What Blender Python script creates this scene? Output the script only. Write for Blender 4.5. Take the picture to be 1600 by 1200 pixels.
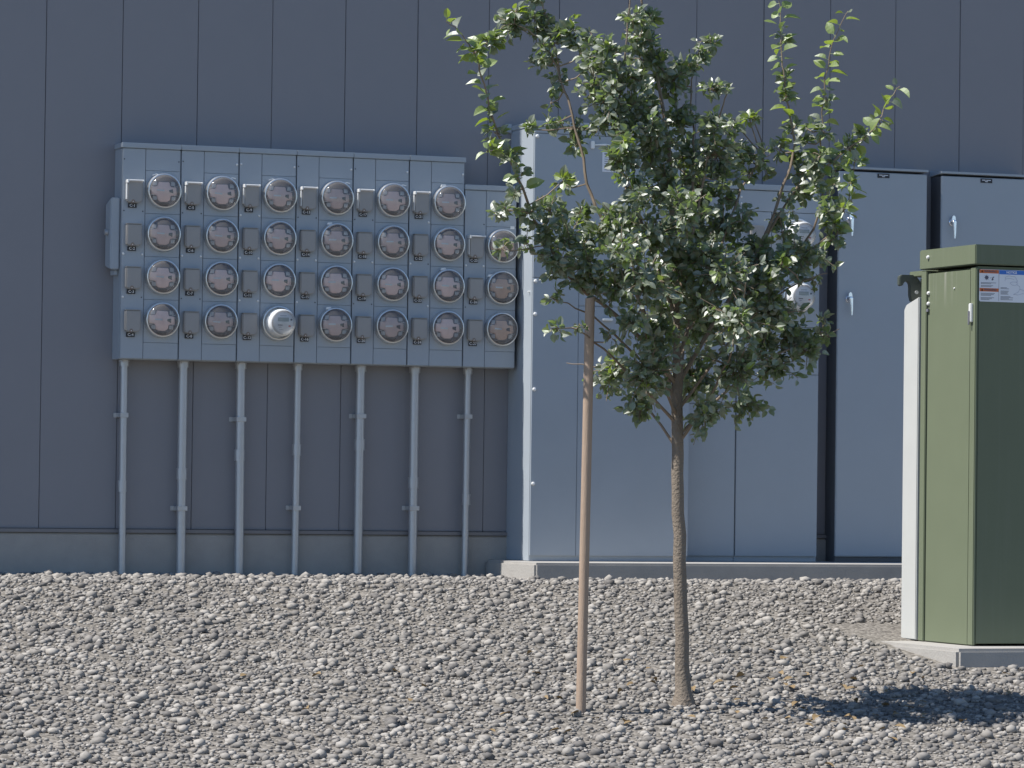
import bpy, bmesh, math, random
import numpy as np
from mathutils import Vector, Matrix

scene = bpy.context.scene
COL = scene.collection
for o in list(bpy.data.objects):
    bpy.data.objects.remove(o)

# ---------------------------------------------------------------- camera
YAW, PITCH, ROLL = 0.36592, 0.02590, 0.01282
cam_data = bpy.data.cameras.new('camera')
cam_data.sensor_width = 36.0
cam_data.lens = 135.0
cam_data.clip_start = 0.1
cam_data.clip_end = 2000.0
cam = bpy.data.objects.new('camera', cam_data)
COL.objects.link(cam)
fwd = Vector((math.sin(YAW) * math.cos(PITCH), math.cos(YAW) * math.cos(PITCH), math.sin(PITCH)))
rgt = Vector((math.cos(YAW), -math.sin(YAW), 0))
upv = rgt.cross(fwd)
r2 = math.cos(ROLL) * rgt + math.sin(ROLL) * upv
u2 = -math.sin(ROLL) * rgt + math.cos(ROLL) * upv
M = Matrix((r2, u2, -fwd)).transposed().to_4x4()
M.translation = Vector((-4.806, -19.319, 0.5))
cam.matrix_world = M
scene.camera = cam

# ---------------------------------------------------------------- sky, sun, exposure
SUN_EL = math.radians(56.0)
SUN_AZ = math.radians(2.4)            # the sun stands left, a little behind the wall plane
sx, sy, sz = (-math.cos(SUN_EL) * math.cos(SUN_AZ), math.cos(SUN_EL) * math.sin(SUN_AZ), math.sin(SUN_EL))
world = bpy.data.worlds.new('World')
scene.world = world
world.use_nodes = True
wn = world.node_tree
bg = wn.nodes['Background']
sky = wn.nodes.new('ShaderNodeTexSky')
sky.sky_type = 'NISHITA'
sky.sun_disc = False
sky.sun_elevation = SUN_EL
sky.sun_rotation = math.atan2(sx, sy)
sky.air_density = 1.0
sky.dust_density = 0.1
sky.ozone_density = 5.0
sky.altitude = 1500.0
wn.links.new(sky.outputs[0], bg.inputs[0])
bg.inputs[1].default_value = 0.11
sun_data = bpy.data.lights.new('sun', 'SUN')
sun_data.energy = 5.0
sun_data.angle = math.radians(0.5)
sun_data.color = (1.0, 0.975, 0.94)
sun = bpy.data.objects.new('sun', sun_data)
COL.objects.link(sun)
sun.rotation_euler = Vector((sx, sy, sz)).to_track_quat('Z', 'Y').to_euler()
vs = scene.view_settings
vs.view_transform = 'Standard'
vs.look = 'None'
vs.gamma = 1.0
vs.use_curve_mapping = False
vs.exposure = 0.47

# ---------------------------------------------------------------- materials
def mat(name, col, rough=0.5, metal=0.0, var=0.06, scale=6.0, bump=0.0, bscale=60.0, spec=0.5, streak=0.0, coat=0.0, emit=None):
    m = bpy.data.materials.new(name)
    m.use_nodes = True
    nt = m.node_tree
    b = nt.nodes['Principled BSDF']
    b.inputs['Roughness'].default_value = rough
    b.inputs['Metallic'].default_value = metal
    b.inputs['Specular IOR Level'].default_value = spec
    b.inputs['Coat Weight'].default_value = coat
    tc = nt.nodes.new('ShaderNodeTexCoord')
    n = nt.nodes.new('ShaderNodeTexNoise')
    n.inputs['Scale'].default_value = scale
    n.inputs['Detail'].default_value = 6.0
    n.inputs['Roughness'].default_value = 0.6
    nt.links.new(tc.outputs['Object'], n.inputs['Vector'])
    mx = nt.nodes.new('ShaderNodeMix')
    mx.data_type = 'RGBA'
    mx.inputs['A'].default_value = tuple(c * (1 - var) for c in col) + (1,)
    mx.inputs['B'].default_value = tuple(min(1, c * (1 + var)) for c in col) + (1,)
    nt.links.new(n.outputs['Fac'], mx.inputs['Factor'])
    last = mx.outputs['Result']
    if streak > 0:                      # rain streaks: noise stretched upright
        mp = nt.nodes.new('ShaderNodeMapping')
        mp.inputs['Scale'].default_value = (40, 40, 1.2)
        nt.links.new(tc.outputs['Object'], mp.inputs['Vector'])
        n2 = nt.nodes.new('ShaderNodeTexNoise')
        n2.inputs['Scale'].default_value = 1.0
        n2.inputs['Detail'].default_value = 4.0
        nt.links.new(mp.outputs[0], n2.inputs['Vector'])
        rp = nt.nodes.new('ShaderNodeMapRange')
        rp.inputs['From Min'].default_value = 0.52
        rp.inputs['From Max'].default_value = 0.8
        rp.inputs['To Max'].default_value = streak
        nt.links.new(n2.outputs['Fac'], rp.inputs['Value'])
        m2 = nt.nodes.new('ShaderNodeMix')
        m2.data_type = 'RGBA'
        m2.inputs['B'].default_value = (0.42, 0.4, 0.36, 1)
        nt.links.new(rp.outputs[0], m2.inputs['Factor'])
        nt.links.new(last, m2.inputs['A'])
        last = m2.outputs['Result']
    nt.links.new(last, b.inputs['Base Color'])
    rr = nt.nodes.new('ShaderNodeMapRange')
    rr.inputs['To Min'].default_value = max(0.03, rough - 0.08)
    rr.inputs['To Max'].default_value = min(1, rough + 0.08)
    nt.links.new(n.outputs['Fac'], rr.inputs['Value'])
    nt.links.new(rr.outputs[0], b.inputs['Roughness'])
    if bump > 0:
        nb = nt.nodes.new('ShaderNodeTexNoise')
        nb.inputs['Scale'].default_value = bscale
        nb.inputs['Detail'].default_value = 4.0
        nt.links.new(tc.outputs['Object'], nb.inputs['Vector'])
        bp = nt.nodes.new('ShaderNodeBump')
        bp.inputs['Strength'].default_value = bump
        bp.inputs['Distance'].default_value = 0.01
        nt.links.new(nb.outputs['Fac'], bp.inputs['Height'])
        nt.links.new(bp.outputs[0], b.inputs['Normal'])
    return m

MT = {}
MT['wall'] = mat('wall_panel_paint', (0.238, 0.235, 0.247), 0.55, var=0.07, scale=2.2, bump=0.05, bscale=500, spec=0.4)
MT['joint'] = mat('dark_joint', (0.06, 0.06, 0.065), 0.8)
MT['coping'] = mat('coping_paint', (0.2, 0.19, 0.19), 0.5)
MT['concrete'] = mat('concrete', (0.36, 0.34, 0.31), 0.9, var=0.16, scale=9, bump=0.25, bscale=90)
MT['paint'] = mat('light_grey_paint', (0.35, 0.385, 0.415), 0.42, var=0.06, scale=3.5, bump=0.25, bscale=5, streak=0.05)
MT['breaker'] = mat('breaker_plastic', (0.33, 0.315, 0.295), 0.5, var=0.05, scale=20)
MT['bright'] = mat('zinc', (0.78, 0.77, 0.74), 0.35, metal=0.15, var=0.05, scale=40)
MT['alu'] = mat('aluminium_ring', (0.80, 0.79, 0.76), 0.33, metal=0.9, var=0.04, scale=30)
MT['chrome'] = mat('cast_handle', (0.82, 0.82, 0.84), 0.22, metal=0.95, var=0.04, scale=40)
MT['socketdark'] = mat('socket_base', (0.17, 0.17, 0.19), 0.6, var=0.2, scale=60)
MT['block'] = mat('salmon_insulator', (0.80, 0.585, 0.53), 0.6, var=0.16, scale=45)
MT['blocko'] = mat('orange_insulator', (0.72, 0.47, 0.34), 0.6, var=0.16, scale=45)
for k_ in ('block', 'blocko'):          # each insulator weathers to its own tone
    nt_ = MT[k_].node_tree
    b_ = nt_.nodes['Principled BSDF']
    src_ = b_.inputs['Base Color'].links[0].from_socket
    oi_ = nt_.nodes.new('ShaderNodeObjectInfo')
    hs_ = nt_.nodes.new('ShaderNodeHueSaturation')
    mr_ = nt_.nodes.new('ShaderNodeMapRange')
    mr_.inputs['To Min'].default_value = 0.8
    mr_.inputs['To Max'].default_value = 1.2
    nt_.links.new(oi_.outputs['Random'], mr_.inputs['Value'])
    nt_.links.new(mr_.outputs[0], hs_.inputs['Value'])
    nt_.links.new(src_, hs_.inputs['Color'])
    nt_.links.new(hs_.outputs[0], b_.inputs['Base Color'])
MT['brown'] = mat('brown_fibre', (0.24, 0.19, 0.155), 0.7, var=0.2, scale=50)
MT['white'] = mat('white_plastic', (0.78, 0.78, 0.76), 0.35, var=0.03)
MT['face'] = mat('meter_face', (0.70, 0.72, 0.74), 0.4, var=0.03)
MT['lcd'] = mat('display_glass', (0.28, 0.31, 0.28), 0.2)
MT['black'] = mat('black_plate', (0.022, 0.022, 0.028), 0.45)
MT['letter'] = mat('white_lettering', (0.8, 0.8, 0.8), 0.5)
MT['ink'] = mat('grey_ink', (0.10, 0.10, 0.13), 0.6)
MT['sketch'] = mat('pale_ink', (0.42, 0.44, 0.52), 0.6)
MT['paper'] = mat('label_white', (0.76, 0.77, 0.79), 0.35, var=0.02)
MT['orange'] = mat('label_orange', (0.62, 0.145, 0.03), 0.4, var=0.04)
MT['blue'] = mat('label_blue', (0.03, 0.16, 0.55), 0.4, var=0.04)
MT['red'] = mat('red_mark', (0.45, 0.10, 0.08), 0.5)
MT['green'] = mat('transformer_green', (0.15, 0.172, 0.11), 0.5, var=0.06, scale=5, bump=0.03, bscale=250, streak=0.06, spec=0.22)
def weathered_green():
    m = mat('weathered_green', (0.15, 0.172, 0.11), 0.5, var=0.06, scale=5, spec=0.22, streak=0.75)
    nt = m.node_tree
    mul = nt.nodes.new('ShaderNodeMath')
    mul.operation = 'MULTIPLY'
    tc = [n for n in nt.nodes if n.type == 'TEX_COORD'][0]
    sp = nt.nodes.new('ShaderNodeSeparateXYZ')
    nt.links.new(tc.outputs['Object'], sp.inputs[0])
    r = nt.nodes.new('ShaderNodeMapRange')
    r.inputs['From Min'].default_value = 1.52      # chalking runs down from the top edge
    r.inputs['From Max'].default_value = 1.69
    nt.links.new(sp.outputs['Z'], r.inputs['Value'])
    mxs = [n for n in nt.nodes if n.type == 'MIX' and n.inputs['Factor'].is_linked and n.inputs['A'].is_linked]
    fac = mxs[0].inputs['Factor'].links[0].from_socket
    nt.links.new(fac, mul.inputs[0])
    nt.links.new(r.outputs[0], mul.inputs[1])
    nt.links.new(mul.outputs[0], mxs[0].inputs['Factor'])
    return m
MT['wgreen'] = weathered_green()
MT['tank'] = mat('tank_pale_grey', (0.50, 0.50, 0.47), 0.5, var=0.05, scale=6, bump=0.02, bscale=120)
MT['conduit'] = mat('galvanised_conduit', (0.5, 0.5, 0.5), 0.42, metal=0.6, var=0.1, scale=25)
MT['bark'] = mat('bark', (0.20, 0.16, 0.12), 0.85, var=0.18, scale=25, bump=0.8, bscale=90)
MT['twig'] = mat('young_bark', (0.22, 0.165, 0.115), 0.7, var=0.2, scale=30)
MT['jaw'] = mat('dull_jaw', (0.42, 0.42, 0.43), 0.4, metal=0.7, var=0.2, scale=60)
MT['hook'] = mat('dark_hook_paint', (0.07, 0.082, 0.068), 0.5)
MT['bodyshade'] = mat('cabinet_side_shade', (0.10, 0.105, 0.115), 0.5)  # shade of the narrow gaps put into the disconnect bodies' colour
MT['stone'] = mat('gravel_stone', (0.29, 0.265, 0.235), 0.9, var=0.25, scale=30)

def stake_mat():
    m = mat('stake_wood', (0.36, 0.26, 0.185), 0.8, var=0.22, scale=18, bump=0.3, bscale=60)
    nt = m.node_tree
    mp = nt.nodes.new('ShaderNodeMapping')
    mp.inputs['Scale'].default_value = (6, 6, 0.35)
    tc = [n for n in nt.nodes if n.type == 'TEX_COORD'][0]
    nt.links.new(tc.outputs['Object'], mp.inputs['Vector'])
    for n in nt.nodes:
        if n.type == 'TEX_NOISE':
            nt.links.new(mp.outputs[0], n.inputs['Vector'])
    return m
MT['stake'] = stake_mat()

def clear_mat():
    m = bpy.data.materials.new('clear_cover')
    m.use_nodes = True
    nt = m.node_tree
    nt.nodes.remove(nt.nodes['Principled BSDF'])
    out = nt.nodes['Material Output']
    tr = nt.nodes.new('ShaderNodeBsdfTransparent')
    tr.inputs[0].default_value = (0.93, 0.93, 0.92, 1)
    gl = nt.nodes.new('ShaderNodeBsdfGlossy')
    gl.inputs['Roughness'].default_value = 0.06
    df = nt.nodes.new('ShaderNodeBsdfDiffuse')       # the slight haze of weathered plastic
    df.inputs[0].default_value = (0.8, 0.77, 0.76, 1)
    fr = nt.nodes.new('ShaderNodeFresnel')
    fr.inputs[0].default_value = 1.5
    m1 = nt.nodes.new('ShaderNodeMixShader')
    m1.inputs[0].default_value = 0.13
    m2 = nt.nodes.new('ShaderNodeMixShader')
    nt.links.new(tr.outputs[0], m1.inputs[1])
    nt.links.new(df.outputs[0], m1.inputs[2])
    nt.links.new(fr.outputs[0], m2.inputs[0])
    nt.links.new(m1.outputs[0], m2.inputs[1])
    nt.links.new(gl.outputs[0], m2.inputs[2])
    nt.links.new(m2.outputs[0], out.inputs[0])
    return m
MT['clear'] = clear_mat()

def leaf_mat(name, c0, c1, trans):
    m = bpy.data.materials.new(name)
    m.use_nodes = True
    nt = m.node_tree
    b = nt.nodes['Principled BSDF']
    b.inputs['Roughness'].default_value = 0.5
    b.inputs['Specular IOR Level'].default_value = 0.85
    b.inputs['IOR'].default_value = 1.9
    geo = nt.nodes.new('ShaderNodeNewGeometry')
    oi = nt.nodes.new('ShaderNodeObjectInfo')
    ad = nt.nodes.new('ShaderNodeMath')
    ad.operation = 'ADD'
    nt.links.new(geo.outputs['Random Per Island'], ad.inputs[0])
    nt.links.new(oi.outputs['Random'], ad.inputs[1])
    fr = nt.nodes.new('ShaderNodeMath')
    fr.operation = 'FRACT'
    nt.links.new(ad.outputs[0], fr.inputs[0])
    mx = nt.nodes.new('ShaderNodeMix')
    mx.data_type = 'RGBA'
    mx.inputs['A'].default_value = c0 + (1,)
    mx.inputs['B'].default_value = c1 + (1,)
    nt.links.new(fr.outputs[0], mx.inputs['Factor'])
    nt.links.new(mx.outputs['Result'], b.inputs['Base Color'])
    tl = nt.nodes.new('ShaderNodeBsdfTranslucent')
    tl.inputs[0].default_value = trans + (1,)
    ms = nt.nodes.new('ShaderNodeMixShader')
    ms.inputs[0].default_value = 0.32
    nt.links.new(b.outputs[0], ms.inputs[1])
    nt.links.new(tl.outputs[0], ms.inputs[2])
    nt.links.new(ms.outputs[0], nt.nodes['Material Output'].inputs[0])
    return m
MT['leaf'] = leaf_mat('leaf', (0.105, 0.125, 0.075), (0.18, 0.20, 0.135), (0.27, 0.40, 0.08))
MT['youngleaf'] = leaf_mat('young_leaf', (0.13, 0.19, 0.03), (0.19, 0.25, 0.055), (0.40, 0.54, 0.04))

def ground_mat():
    m = bpy.data.materials.new('gravel_ground')
    m.use_nodes = True
    nt = m.node_tree
    b = nt.nodes['Principled BSDF']
    b.inputs['Roughness'].default_value = 0.95
    b.inputs['Specular IOR Level'].default_value = 0.2
    tc = nt.nodes.new('ShaderNodeTexCoord')
    v = nt.nodes.new('ShaderNodeTexVoronoi')
    v.inputs['Scale'].default_value = 55
    nt.links.new(tc.outputs['Object'], v.inputs['Vector'])
    n = nt.nodes.new('ShaderNodeTexNoise')
    n.inputs['Scale'].default_value = 1.3
    n.inputs['Detail'].default_value = 6
    nt.links.new(tc.outputs['Object'], n.inputs['Vector'])
    sep = nt.nodes.new('ShaderNodeSeparateColor')
    nt.links.new(v.outputs['Color'], sep.inputs[0])
    r = nt.nodes.new('ShaderNodeValToRGB')
    e = r.color_ramp.elements
    e[0].position, e[0].color = 0.0, (0.15, 0.135, 0.115, 1)
    e[1].position, e[1].color = 1.0, (0.33, 0.30, 0.26, 1)
    nt.links.new(sep.outputs[0], r.inputs[0])
    mx = nt.nodes.new('ShaderNodeMix')
    mx.data_type = 'RGBA'
    mx.blend_type = 'MULTIPLY'
    mx.inputs['Factor'].default_value = 0.35
    nt.links.new(r.outputs[0], mx.inputs['A'])
    nt.links.new(n.outputs['Fac'], mx.inputs['B'])
    nt.links.new(mx.outputs['Result'], b.inputs['Base Color'])
    bp = nt.nodes.new('ShaderNodeBump')
    bp.inputs['Strength'].default_value = 0.8
    bp.inputs['Distance'].default_value = 0.012
    bp.invert = True
    nt.links.new(v.outputs['Distance'], bp.inputs['Height'])
    nt.links.new(bp.outputs[0], b.inputs['Normal'])
    return m
MT['ground'] = ground_mat()

# ---------------------------------------------------------------- mesh helpers
class MB:
    def __init__(s):
        s.v, s.f = [], []
    def add(s, vs_, fs_):
        k = len(s.v)
        s.v += [tuple(p) for p in vs_]
        s.f += [tuple(i + k for i in f) for f in fs_]
        return s
    def box(s, x0, x1, y0, y1, z0, z1):
        return s.add([(x0, y0, z0), (x1, y0, z0), (x1, y1, z0), (x0, y1, z0), (x0, y0, z1), (x1, y0, z1), (x1, y1, z1), (x0, y1, z1)],
                     [(0, 3, 2, 1), (4, 5, 6, 7), (0, 1, 5, 4), (1, 2, 6, 5), (2, 3, 7, 6), (3, 0, 4, 7)])
    def prism(s, poly, axis, a, b):
        """poly: (u, w) points; axis 'y': u=x, w=z; axis 'x': u=y, w=z; axis 'z': u=x, w=y"""
        def P(u, w, t):
            return (u, t, w) if axis == 'y' else ((t, u, w) if axis == 'x' else (u, w, t))
        n = len(poly)
        vv = [P(u, w, a) for u, w in poly] + [P(u, w, b) for u, w in poly]
        ff = [tuple(range(n)), tuple(range(2 * n - 1, n - 1, -1))]
        for i in range(n):
            j = (i + 1) % n
            ff.append((i, i + n, j + n, j))
        return s.add(vv, ff)
    def cyl(s, c, axis, r, a, b, n=16, r1=None):
        r1 = r if r1 is None else r1
        vv = []
        for t, rr in ((a, r), (b, r1)):
            for i in range(n):
                q = 2 * math.pi * i / n
                u, w = c[0] + rr * math.cos(q), c[1] + rr * math.sin(q)
                vv.append((u, t, w) if axis == 'y' else ((t, u, w) if axis == 'x' else (u, w, t)))
        ff = [tuple(range(n)), tuple(range(2 * n - 1, n - 1, -1))]
        for i in range(n):
            j = (i + 1) % n
            ff.append((i, i + n, j + n, j))
        return s.add(vv, ff)
    def lathe(s, prof, n=32, closed=False):
        """profile of (radius, y) turned about the y axis"""
        vv, ff = [], []
        m = len(prof)
        for i in range(n):
            q = 2 * math.pi * i / n
            for r, y in prof:
                vv.append((r * math.cos(q), y, r * math.sin(q)))
        for i in range(n):
            j = (i + 1) % n
            for k in range(m if closed else m - 1):
                l = (k + 1) % m
                ff.append((i * m + k, i * m + l, j * m + l, j * m + k))
        return s.add(vv, ff)
    def tube(s, path, radii, n=6):
        P = [Vector(p) for p in path]
        vv, ff = [], []
        ref = Vector((0.31, 0.87, 0.17))
        for i, p in enumerate(P):
            t = (P[min(i + 1, len(P) - 1)] - P[max(i - 1, 0)])
            t = t.normalized() if t.length > 1e-9 else Vector((0, 0, 1))
            a = t.cross(ref)
            a = a.normalized() if a.length > 1e-6 else t.orthogonal().normalized()
            b = t.cross(a)
            for k in range(n):
                q = 2 * math.pi * k / n
                vv.append(p + radii[i] * (math.cos(q) * a + math.sin(q) * b))
        for i in range(len(P) - 1):
            for k in range(n):
                l = (k + 1) % n
                ff.append((i * n + k, i * n + l, (i + 1) * n + l, (i + 1) * n + k))
        ff.append(tuple(range(n - 1, -1, -1)))
        ff.append(tuple((len(P) - 1) * n + k for k in range(n)))
        return s.add(vv, ff)
    def mesh(s, name, m, bevel=0.0, smooth=True, seg=2):
        me = bpy.data.meshes.new(name)
        me.from_pydata(s.v, [], s.f)
        bm = bmesh.new()
        bm.from_mesh(me)
        bmesh.ops.remove_doubles(bm, verts=bm.verts, dist=1e-6)
        bmesh.ops.recalc_face_normals(bm, faces=bm.faces)
        if bevel > 0:
            es = [e for e in bm.edges if len(e.link_faces) == 2 and e.calc_face_angle(0) > 0.6]
            bmesh.ops.bevel(bm, geom=es, offset=bevel, segments=seg, affect='EDGES', clamp_overlap=True)
        bm.to_mesh(me)
        bm.free()
        me.materials.append(MT[m] if isinstance(m, str) else m)
        if smooth:
            me.polygons.foreach_set('use_smooth', [True] * len(me.polygons))
            me.set_sharp_from_angle(angle=math.radians(35))
        me.update()
        return me

def ob(name, me, parent=None, loc=(0, 0, 0), rot=None, scale=None):
    o = bpy.data.objects.new(name, me)
    COL.objects.link(o)
    o.location = loc
    if rot is not None:
        o.rotation_euler = rot
    if scale is not None:
        o.scale = scale
    if parent is not None:
        o.parent = parent
    return o
def tag(o, label, cat, group=None):
    o['label'] = label
    o['category'] = cat
    if group:
        o['group'] = group
    return o
def thing(name, loc, label, cat, group=None):
    return tag(ob(name, None, None, loc), label, cat, group)
def struct(o):
    o['kind'] = 'structure'
    return o
_tc = {}
def text_mesh(s, size, m, bold=0.0, align='CENTER'):
    k = (s, size, m, align)
    if k not in _tc:
        cu = bpy.data.curves.new('lettering', 'FONT')
        cu.body = s
        cu.size = size
        cu.align_x = align
        cu.align_y = 'CENTER'
        cu.offset = bold
        cu.extrude = 0.0003
        cu.resolution_u = 3
        t = bpy.data.objects.new('lettering_source', cu)
        COL.objects.link(t)
        bpy.context.view_layer.update()
        me = bpy.data.meshes.new_from_object(t.evaluated_get(bpy.context.evaluated_depsgraph_get()))
        me.name = 'lettering'
        me.materials.clear()
        me.materials.append(MT[m])
        bpy.data.objects.remove(t)
        bpy.data.curves.remove(cu)
        _tc[k] = me
    return _tc[k]
UPRIGHT = (math.pi / 2, 0, 0)
rnd = random.Random(7)

# ================================================================ the setting
def ground_z(y):
    d = -y
    if d <= 1.5:
        return 0.0
    if d >= 12:
        return -1.08
    t = (d - 1.5) / 10.5
    return -1.08 * t

ys = [0.3, -0.5, -1.5] + [-1.5 - 0.5 * i for i in range(1, 22)] + [-13.5, -20, -40, -120, -600]
xs = [-600, -120, -40, -20] + [-12 + 1.5 * i for i in range(22)] + [30, 60, 140, 600]
gv = [(x, y, ground_z(y)) for y in ys for x in xs]
gf = []
for j in range(len(ys) - 1):
    for i in range(len(xs) - 1):
        a = j * len(xs) + i
        gf.append((a, a + len(xs), a + len(xs) + 1, a + 1))
struct(ob('ground', MB().add(gv, gf).mesh('ground', 'ground')))

# ---------------------------------------------------------------- building with upright metal panels
PW = 0.4064
bld = thing('metal_clad_building', (0, 0, 0), 'dark grey building wall clad in flat upright metal panels', 'building')
HB = 7.4
ob('backing_wall', MB().box(-9.2, 11.0, 0.026, 9.0, 0.0, HB - 0.02).mesh('backing_wall', 'coping'), bld)
pm = [MB().box(-PW / 2 + 0.0013, PW / 2 - 0.0013, 0.0, 0.024, 0.24, HB).mesh('wall_panel', 'wall', bevel=0.0015) for _ in range(1)]
for i in range(-22, 27):
    o = ob('wall_panel', pm[0], bld, ((i + 0.5) * PW, rnd.uniform(-0.0006, 0.0006), 0), (rnd.gauss(0, 0.0004), 0, rnd.gauss(0, 0.0012)))
ob('foundation', MB().box(-9.2, 11.0, -0.012, 0.0255, -0.02, 0.215).mesh('foundation', 'concrete', bevel=0.006), bld)
ob('base_flashing', MB().box(-9.2, 11.0, -0.02, 0.02, 0.218, 0.238).mesh('base_flashing', 'coping', bevel=0.002), bld)
ob('coping', MB().box(-9.3, 11.1, -0.004, 9.1, HB + 0.002, HB + 0.12).mesh('coping', 'coping', bevel=0.006), bld)

# equipment pad below the cabinets
struct(ob('concrete_pad', MB().box(2.45, 6.1, -0.75, -0.014, -0.05, 0.09).mesh('concrete_pad', 'concrete', bevel=0.012)))

# ================================================================ meter stacks
SW = 0.3136                  # width of one stack
FY = -0.150                  # front plane
ROW = 0.2222
R1 = 1.988                   # height of the first row's centre
BOT = 1.115                  # bottom of the stacks

ring_me = MB().lathe([(0.0800, -0.002), (0.0905, -0.002), (0.0912, -0.008), (0.0905, -0.030), (0.0880, -0.036), (0.0835, -0.037), (0.0800, -0.033)], 40, True).mesh('ring', 'alu')
prof = [(0.0815, -0.030), (0.0800, -0.042), (0.0760, -0.049), (0.066, -0.054), (0.045, -0.057), (0.022, -0.0585), (0.0005, -0.059)]
clear_me = MB().lathe(prof, 40).mesh('clear_cover', 'clear')
base_me = MB().cyl((0, 0), 'y', 0.082, -0.001, -0.006, 32).mesh('meter_socket', 'socketdark')
def cross_poly():
    a = [(-0.030, 0.046), (0.030, 0.046), (0.034, 0.022), (0.066, 0.020), (0.070, -0.020), (0.036, -0.024), (0.033, -0.046), (0.016, -0.056), (-0.018, -0.056), (-0.034, -0.046), (-0.036, -0.022), (-0.070, -0.018), (-0.067, 0.021), (-0.034, 0.024)]
    return a
block_me = {k: MB().prism(cross_poly(), 'y', -0.0065, -0.020).mesh('terminal_block', k, bevel=0.003) for k in ('block', 'blocko')}
top_me = MB().prism([(-0.036, 0.050), (-0.030, 0.068), (-0.012, 0.076), (0.012, 0.076), (0.030, 0.068), (0.036, 0.050)], 'y', -0.0065, -0.013).mesh('fibre_shield', 'brown', bevel=0.002)
bot_me = MB().prism([(-0.030, -0.062), (0.030, -0.060), (0.022, -0.074), (-0.020, -0.075)], 'y', -0.0065, -0.012).mesh('bottom_shield', 'joint', bevel=0.001)
jaw_me = MB().box(-0.011, 0.011, -0.022, -0.007, -0.010, 0.010).box(-0.009, 0.009, -0.0235, -0.0222, 0.006, 0.0085).mesh('jaw', 'jaw', bevel=0.001)
jawd_me = MB().prism([(0.0, 0.007), (0.019, 0.011), (0.020, -0.011), (0.0, -0.004)], 'y', -0.0205, -0.0222).mesh('dark_slot', 'joint')
bar_me = MB().box(-0.014, 0.012, -0.024, -0.0215, -0.0012, 0.0012).mesh('contact_bar', 'bright')
name_me = MB().box(-0.026, 0.014, -0.0215, -0.0203, -0.004, 0.004).mesh('nameplate', 'face')

bk = [(-0.041, 0.045), (0.041, 0.045), (0.041, -0.054), (0.036, -0.064), (0.020, -0.067), (-0.020, -0.067), (-0.036, -0.064), (-0.041, -0.054)]
breaker_me = MB().prism(bk, 'y', 0.0, -0.034).mesh('breaker_cover', 'breaker', bevel=0.005)
hinge_me = MB().cyl((-0.044, 0.047), 'x', 0.0045, -0.043, 0.043, 10).box(-0.044, -0.037, -0.052, -0.003, 0.034, 0.052).box(0.038, 0.044, -0.052, -0.003, 0.042, 0.052).mesh('hinge', 'bright', bevel=0.0012)
lip_me = MB().box(-0.0405, 0.0405, -0.036, -0.002, 0.0455, 0.0485).mesh('cover_lip', 'breaker', bevel=0.001)
edge_me = MB().box(-0.0435, -0.0402, -0.031, -0.002, -0.05, 0.032).mesh('side_rail', 'bright', bevel=0.001)
hasp_me = MB().cyl((-0.010, -0.060), 'y', 0.0105, -0.012, -0.0350, 14).mesh('hasp', 'brown', bevel=0.001)
hole_me = MB().cyl((0, 0), 'y', 0.0022, -0.0345, -0.0372, 8).mesh('pin', 'bright')
tag_me = MB().box(-0.0225, 0.0225, -0.003, 0.0055, -0.0112, 0.0112).mesh('tag', 'black', bevel=0.001)
screw_me = MB().lathe([(0.0062, 0.0), (0.0062, -0.002), (0.0048, -0.0042), (0.0003, -0.0048)], 10).mesh('screw', 'bright')
holed_me = MB().cyl((0, 0), 'y', 0.0036, 0.0, -0.0009, 8).mesh('screw_hole', 'joint')
seal_me = MB().prism([(-0.02, -0.002), (0.002, 0.006), (0.022, 0.002), (0.02, -0.003), (0.0, 0.001), (-0.018, -0.006)], 'y', -0.02, -0.024).mesh('seal_wire', 'white', bevel=0.0006)
seal2_me = MB().prism([(-0.016, -0.006), (-0.010, 0.006), (0.012, 0.008), (0.016, 0.001), (0.002, -0.004)], 'y', -0.018, -0.026).mesh('seal_tag', 'white', bevel=0.001)
panel_cache = {}
def plate(name, x0, x1, z0, z1, y0, y1, m='paint', bev=0.0014):
    k = (name, round(x1 - x0, 4), round(z1 - z0, 4), round(y1 - y0, 4), m)
    if k not in panel_cache:
        panel_cache[k] = MB().box(0, x1 - x0, y0 - y1, 0, 0, z1 - z0).mesh(name, m, bevel=bev)
    return panel_cache[k], (x0, y1, z0)

# state of the fixings: b = bright screw head, d = empty dark hole, per stack: top pair, then left/right under each row
FIX = ['dd ddbbbd', 'db ddbbdd', 'bb bbbbbb', 'db ddbbbd', 'db ddbbdd', '-b -bbd-b', '-- -dbbd--']
SEALS = {(0, 0): (seal_me, -0.045), (1, 0): (seal_me, 0.05), (2, 0): (seal_me, -0.045), (3, 0): (seal_me, 0.05), (4, 0): (seal_me, 0.05),
         (5, 0): (seal2_me, -0.035), (3, 1): (seal2_me, -0.04), (5, 2): (seal2_me, -0.03), (6, 2): (seal2_me, -0.07), (3, 3): (seal2_me, -0.04)}
NAMES = ['leftmost grey meter stack with sockets tagged C-1 to C-4', 'grey meter stack with sockets tagged C-5 to C-8',
         'grey meter stack tagged C-9 to C-12 with a white meter in its lowest socket', 'grey meter stack with sockets tagged C-13 to C-16',
         'grey meter stack with sockets tagged C-17 to C-20', 'grey meter stack with sockets tagged C-21 to C-24',
         'shorter grey meter stack tagged from C-25 against the tall sunlit cabinet']
sock_pos = {}
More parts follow.
